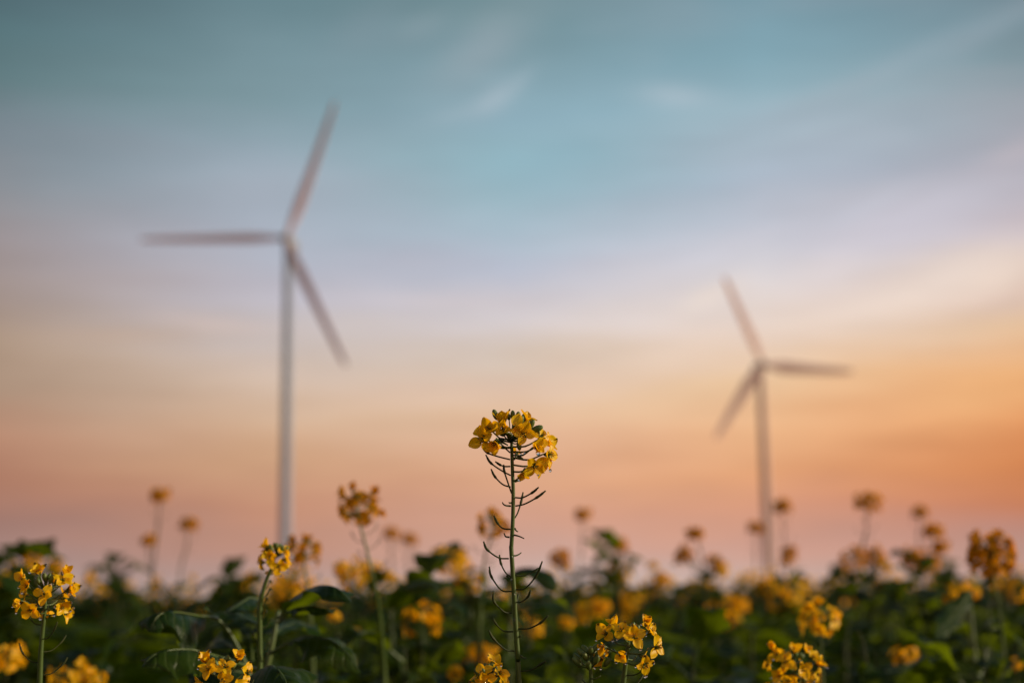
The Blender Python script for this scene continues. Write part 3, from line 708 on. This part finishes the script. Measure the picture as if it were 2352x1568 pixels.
S_('dark-leaved plant with yellow heads under an arched leaf, left of the tall centre stem', [(1035, 1288, 62, 2), (1062, 1300, 44, 0), (1005, 1275, 34, 5)], 2.6, 1310, 18, 15, lx=1050, lsz=1.15)
S_('plant with two drooping yellow heads close behind the centre stem', [(1058, 1335, 40, 1), (1082, 1352, 36, 3), (1100, 1330, 30, 5)], 2.3, 1345, 16, 16)
S_('blurred orange head above a dark arched leaf, just right of the centre stem', [(1286, 1282, 50, 1), (1300, 1305, 30, 5)], 3.2, 1330, 8, 17)
S_('soft yellow flower head on dark foliage, below the broad yellow clump', [(970, 1424, 86, 0)], 2.0, 1470, 7, 18)
S_('cluster of blurred yellow heads right of the centre stem, uppermost', [(1352, 1405, 62, 0), (1382, 1392, 44, 1)], 3.0, 1440, 7, 19)
S_('single small yellow head between the centre stem and the blurred yellow cluster', [(1303, 1432, 34, 3)], 2.8, 1460, 6, 20)
S_('two round yellow blurs touching the right side of the centre stem', [(1196, 1425, 34, 3), (1226, 1444, 46, 1)], 2.6, 1480, 7, 21)
S_('blurred yellow plant halfway between the centre stem and right turbine foot', [(1452, 1386, 58, 1), (1440, 1430, 40, 3)], 3.6, 1410, 7, 22)
S_('wide blurred yellow head on dark foliage, below the bushy blurred plant', [(1662, 1408, 72, 2), (1700, 1388, 46, 1)], 3.0, 1440, 8, 23)
S_('arched soft yellow head low in the right half, in front of dark leaves', [(2078, 1506, 58, 0), (2112, 1530, 34, 3)], 2.0, 1560, 5, 24)
S_('small yellow flower at the lower right edge over the darkest leaves', [(2334, 1524, 32, 3)], 1.9, 1560, 5, 25)
S_('drooping yellow head with glinting tips, below the wide blocky flower head', [(2205, 1368, 62, 0), (2236, 1362, 36, 1)], 2.1, 1385, 14, 26)
S_('yellow head at the right edge, just under the horizon', [(2335, 1356, 50, 0), (2290, 1345, 34, 5)], 2.7, 1350, 18, 27, lsz=1.1)
S_('pair of yellow heads at the foot of the bent stalk, right of the right turbine', [(1962, 1282, 52, 0), (2010, 1278, 48, 1), (2030, 1300, 40, 5)], 3.1, 1300, 18, 28, lsz=1.1)
S_('leafy plant with two yellow heads below the faint straight stalk at right', [(2095, 1282, 50, 1), (2128, 1290, 50, 0)], 3.2, 1295, 18, 29, lsz=1.1)
S_('slender twin heads leaning in from the right of the right turbine tower', [(1812, 1272, 36, 3), (1806, 1292, 32, 5)], 3.9, 1335, 14, 30)
S_('low yellow plant at the foot of the right turbine tower', [(1760, 1345, 50, 1), (1820, 1362, 60, 2), (1790, 1375, 50, 0)], 3.6, 1350, 18, 31, lsz=1.15)
S_('large blurred golden head at the lower left corner, partly out of frame', [(14, 1510, 74, 2)], 1.75, 1560, 4, 32)
S_('wide blurred golden head on the bottom edge, right of the sharp left flower', [(160, 1556, 80, 2), (208, 1560, 66, 0)], 1.7, 1600, 4, 33)
S_('blurred yellow plant low beside the foot of the tall centre stem', [(1100, 1508, 66, 0), (1078, 1540, 44, 1), (1125, 1500, 40, 3)], 2.1, 1560, 6, 34)
S_('two small yellow flecks right of the arched dark leaf', [(768, 1416, 30, 3), (816, 1450, 24, 5)], 1.9, 1480, 6, 35)
S_('dark plant at the left edge with an ochre head against the sky', [(75, 1290, 44, 1), (30, 1300, 30, 5), (130, 1300, 40, 0)], 2.9, 1280, 40, 36, lx=55, lsz=1.25)
S_('dark leafy plant at the extreme left edge, its flowers just over the horizon', [(8, 1335, 40, 0)], 2.6, 1292, 30, 44, lx=-8, lsz=1.2)
S_('far ochre head in the gap of sky between the left plants', [(205, 1330, 30, 3), (442, 1328, 22, 5)], 5.0, 1365, 6, 37, lx=260)
S_('green-leaved plant with a budding top, left of the slanting dark-budded stem', [(570, 1325, 34, 5), (548, 1345, 40, 1)], 2.9, 1320, 20, 38, lsz=1.2)
S_('leafy plant with dark rounded leaves, few flowers, just left of the centre stem', [(905, 1330, 24, 5)], 2.2, 1345, 18, 39, lx=965, lsz=1.2)
S_('plant with a big arched leaf against the sky, right of the centre stem', [(1180, 1345, 36, 3)], 2.1, 1345, 10, 40, lx=1215)
S_('leafy ochre-tipped plant standing just left of the bushy blurred plant', [(1500, 1300, 28, 5), (1520, 1330, 44, 1), (1490, 1350, 40, 0)], 3.4, 1345, 16, 41)
S_('small yellow clump at the bottom, left of the soft golden flower head', [(1045, 1545, 36, 3)], 1.8, 1580, 4, 42)
S_('yellow plant at the bottom right of the soft golden flower head', [(1860, 1562, 50, 0)], 1.7, 1590, 4, 43)
S_('broad-leaved plant without flowers, low between the big curled leaves and the centre stem', [], 1.75, 1485, 11, 50, lx=930, lsz=1.25)
S_('broad-leaved plant without flowers behind the dewy golden flower head', [], 1.7, 1507, 11, 51, lx=1330, lsz=1.25)
S_('dark broad-leaved plant without flowers, right of the dewy golden flower head', [], 1.8, 1500, 12, 52, lx=1590, lsz=1.25)
S_('dark broad-leaved plant without flowers at the lower right', [], 1.75, 1495, 12, 53, lx=2010, lsz=1.25)
S_('dark broad-leaved plant without flowers under the wide blocky flower head', [], 1.8, 1485, 12, 54, lx=2260, lsz=1.25)
S_('dark broad-leaved plant without flowers behind the sharp left flower', [], 1.8, 1485, 12, 55, lx=210, lsz=1.25)
S_('green broad-leaved plant without flowers close behind the centre stem', [], 1.9, 1445, 12, 56, lx=1100, lsz=1.25)
# big arched leaves seen against the sky
def arch_plant(label, pts, w, up, seed, D):
    b = base_of(at(pts[0][0], pts[0][1], D), seed); t = thing('rapeseed_plant', label, 'plant', b, GROUP)
    j = at(pts[0][0], pts[0][1]+40, D)-b; sm = MB(); lean_stem(sm, j, Vector(), .002, .005, None, 10, 6); obj('stem', sm, t)
    obj('leaf', leaf_mb([j]+[at(x, y, D+dd)-b for x, y, dd in pts], w, Vector(up), .3, .2, seed, .2, 18, 11), t)
    leafy(t, j, max(j.z-.25, .2), j.z-.01, 7, seed)
arch_plant('plant whose dark leaf arches over the gap of sky right of the centre stem', [(1170, 1335, 0), (1195, 1305, -.03), (1245, 1312, -.06), (1275, 1360, -.08)], .05, (0, -.2, 1), 60, 1.9)
arch_plant('plant with a pointed leaf curling up left of the yellow heads near the centre stem', [(975, 1330, 0), (985, 1285, 0), (1005, 1266, 0), (1040, 1280, .02)], .035, (0, -.2, 1), 61, 2.5)
arch_plant('plant with a pale blue-green leaf slanting down at the right', [(2230, 1360, 0), (2200, 1400, -.05), (2175, 1430, -.1), (2150, 1465, -.14)], .03, (.5, -.5, .6), 62, 1.9)
arch_plant('dark dome-leaved plant in front of the pale gap left of the centre stem', [(900, 1390, 0), (925, 1350, -.04), (965, 1335, -.08), (1010, 1352, -.12)], .07, (0, -.3, 1), 63, 2.1)

# ------------------------------------------------------------------ the blurred mass of the field: individuals built once, then copied
protos = []
for v in range(7):
    rg = random.Random(2000+v); t = thing('rapeseed_plant', 'blurred leafy plant with yellow flowers within the even mass of the field', 'plant', (0, 0, 0), 'rapeseed plants massed behind the sharp ones')
    H = 1.0; kids = []; sm = MB(); lx, ly = rg.uniform(-.03, .03), rg.uniform(-.03, .03); top = Vector((lx, ly, H-.10))
    lean_stem(sm, top, Vector(), .0014, .0028, None, 10, 5, 'pod'); obj('stem', sm, t)
    for k in range((0, 1, 2, 1, 3, 1, 2)[v]):
        a = rg.uniform(0, 6.28); e = Vector((lx+math.cos(a)*rg.uniform(.01, .07), ly+math.sin(a)*rg.uniform(.01, .07), H-rg.uniform(-.03, .09)))
        s2 = MB(); ax = Vector((math.cos(a)*.3, math.sin(a)*.3, 1)).normalized(); q = rg.choice((0, 1, 2, 3, 4, 5))
        mx = frame(ax, rg.uniform(0, 6), e, rg.uniform(.65, .95)); ee = mx @ Vector((0, 0, -.08))
        s2.tube(spline([ee, ee.lerp(top, .5), top-Vector((0, 0, .08))], 6), .0018, 'pod', 4); obj('stem', s2, t)
        obj('flower_head', HEADS[q], t, mx)
    leafy(t, top, H-.34, H+.015, 38, 70+v, .95, 1.7)
    protos.append(t)
def copy_tree(t):
    c = t.copy(); C.objects.link(c)
    for ch in t.children:
        d = ch.copy(); C.objects.link(d); d.parent = c; d.matrix_local = ch.matrix_local
    return c
rg = random.Random(77); used = set(); placed = []; cnt = 0; tries = 0
while cnt < 235 and tries < 20000:
    tries += 1
    D = 1.45+6.2*rg.random()**.62; u = rg.uniform(-.56, .56); x = u*D
    if D < 1.9 and -.03 < u < .04: continue
    if any((x-a)**2+(D-b_)**2 < (.13+.01*D)**2 for a, b_ in placed): continue
    placed.append((x, D)); v = rg.randrange(7)
    c = protos[v] if v not in used else copy_tree(protos[v]); used.add(v)
    hz = 1.044+rg.gauss(0, .024)+(.03 if u > .12 else 0)+(.01 if -.12 < u < 0 else 0)-(.085 if D < 1.9 else .045 if D < 2.6 else .01 if D < 3.4 else 0)
    c.location = (x, D, 0); c.rotation_euler = (rg.uniform(-.03, .03), rg.uniform(-.03, .03), rg.uniform(0, 6.28)); c.scale = (hz, hz, hz)
    where = 'at the far left edge' if u < -.27 else 'beneath the left turbine' if u < -.10 else 'just left of the centre stem' if u < 0 else 'just right of the centre stem' if u < .11 else 'beneath the right turbine' if u < .24 else 'at the far right edge'
    row = 'low in the dark front' if D < 2.3 else 'in the middle rows' if D < 4 else 'in the far rows'
    fl_ = ('flowerless', 'one-headed', 'two-headed', 'one-headed', 'three-headed', 'one-headed', 'two-headed')[v]
    ht = 'tall ' if hz > 1.05 else 'low ' if hz < 1.0 else ''
    c['label'] = '%s%s leafy plant %s, %s' % (ht, fl_, row, where)
    cnt += 1

# far field: one uncountable mass
fm = MB(); rg = random.Random(9)
def far_plant(x, y, h):
    V = Vector
    for k in range(9):
        a = rg.uniform(0, 6.28); z = h-rg.uniform(.0, .25); l = rg.uniform(.07, .14); d = V((math.cos(a), math.sin(a), 0)); s = V((-d.y, d.x, 0))*l*.28
        o = V((x, y, z))+d*rg.uniform(0, .06); up = V((0, 0, l*rg.uniform(0, .5)))
        m1 = o+d*l*.5+up; fm.grid([[o-s*.3, o, o+s*.3], [m1-s-V((0, 0, .01)), m1, m1+s-V((0, 0, .01))], [o+d*l-s*.3, o+d*l, o+d*l+s*.3]], 'leaf')
    for q in range(rg.choice((0, 0, 1, 1, 2))):
        cx = V((x+rg.uniform(-.08, .08), y+rg.uniform(-.08, .08), h+rg.uniform(-.06, .07)))
        fm.tube([cx-V((0, 0, .15)), cx], .002, 'stem', 3, False)
        for k in range(9):
            a = rg.uniform(0, 6.28); p = cx+V((math.cos(a), math.sin(a), rg.uniform(-.8, .8)))*rg.uniform(.008, .024); e1 = V((rg.uniform(-1, 1), rg.uniform(-1, 1), rg.uniform(-1, 1))).normalized()*.008; e2_ = e1.orthogonal().normalized()*.008
            fm.grid([[p-e1-e2_, p-e1+e2_], [p+e1-e2_, p+e1+e2_]], 'petal')
for i in range(3000):
    D = 6.8+60*rg.random()**2.0; x = rg.uniform(-.52, .52)*D
    far_plant(x, D, 1.012+rg.gauss(0, .03)+.02*noise.noise(Vector((x*.3, D*.3, 0))))
fo = obj('rapeseed_field', fm); fo['kind'] = 'stuff'; fo['label'] = 'distant rapeseed crop merging into one blurred yellow-green band at the horizon'

# lower leaves of the crop closing the rows above the soil
um = MB(); rg = random.Random(21); V = Vector
for i in range(19000):
    D = .5+13*rg.random()**1.2; x = rg.uniform(-.6, .6)*(D+.3); ztop = .74 if D < 1.5 else .87 if D < 2.6 else .94
    z = rg.uniform(ztop-.28, ztop) if i % 3 and D > 1.5 else rg.uniform(.08, ztop)
    a = rg.uniform(0, 6.28); l = rg.uniform(.07, .13)*(1.5 if z < .6 else 1)
    d = V((math.cos(a), math.sin(a), rg.uniform(-.3, .5))); sd_ = V((-math.sin(a), math.cos(a), rg.uniform(-.5, .5)))*l*.34; o = V((x, D, z)); sag = V((0, 0, -l*rg.uniform(.05, .35)))
    b1, b2 = rg.uniform(.6, 1.2), rg.uniform(.6, 1.1)
    um.grid([[o-sd_*.2, o, o+sd_*.2], [o+d*l*.35-sd_*b1, o+d*l*.35-V((0, 0, .012)), o+d*l*.4+sd_*b2], [o+d*l*.7-sd_*.8*b2+sag*.4, o+d*l*.75-V((0, 0, .01))+sag*.4, o+d*l*.7+sd_*.9*b1+sag*.4], [o+d*l-sd_*.15+sag, o+d*l+sag, o+d*l+sd_*.15+sag]], 'leaf')
uo = obj('undergrowth', um); uo['kind'] = 'stuff'; uo['label'] = 'dark tangle of lower rapeseed leaves between the stems'
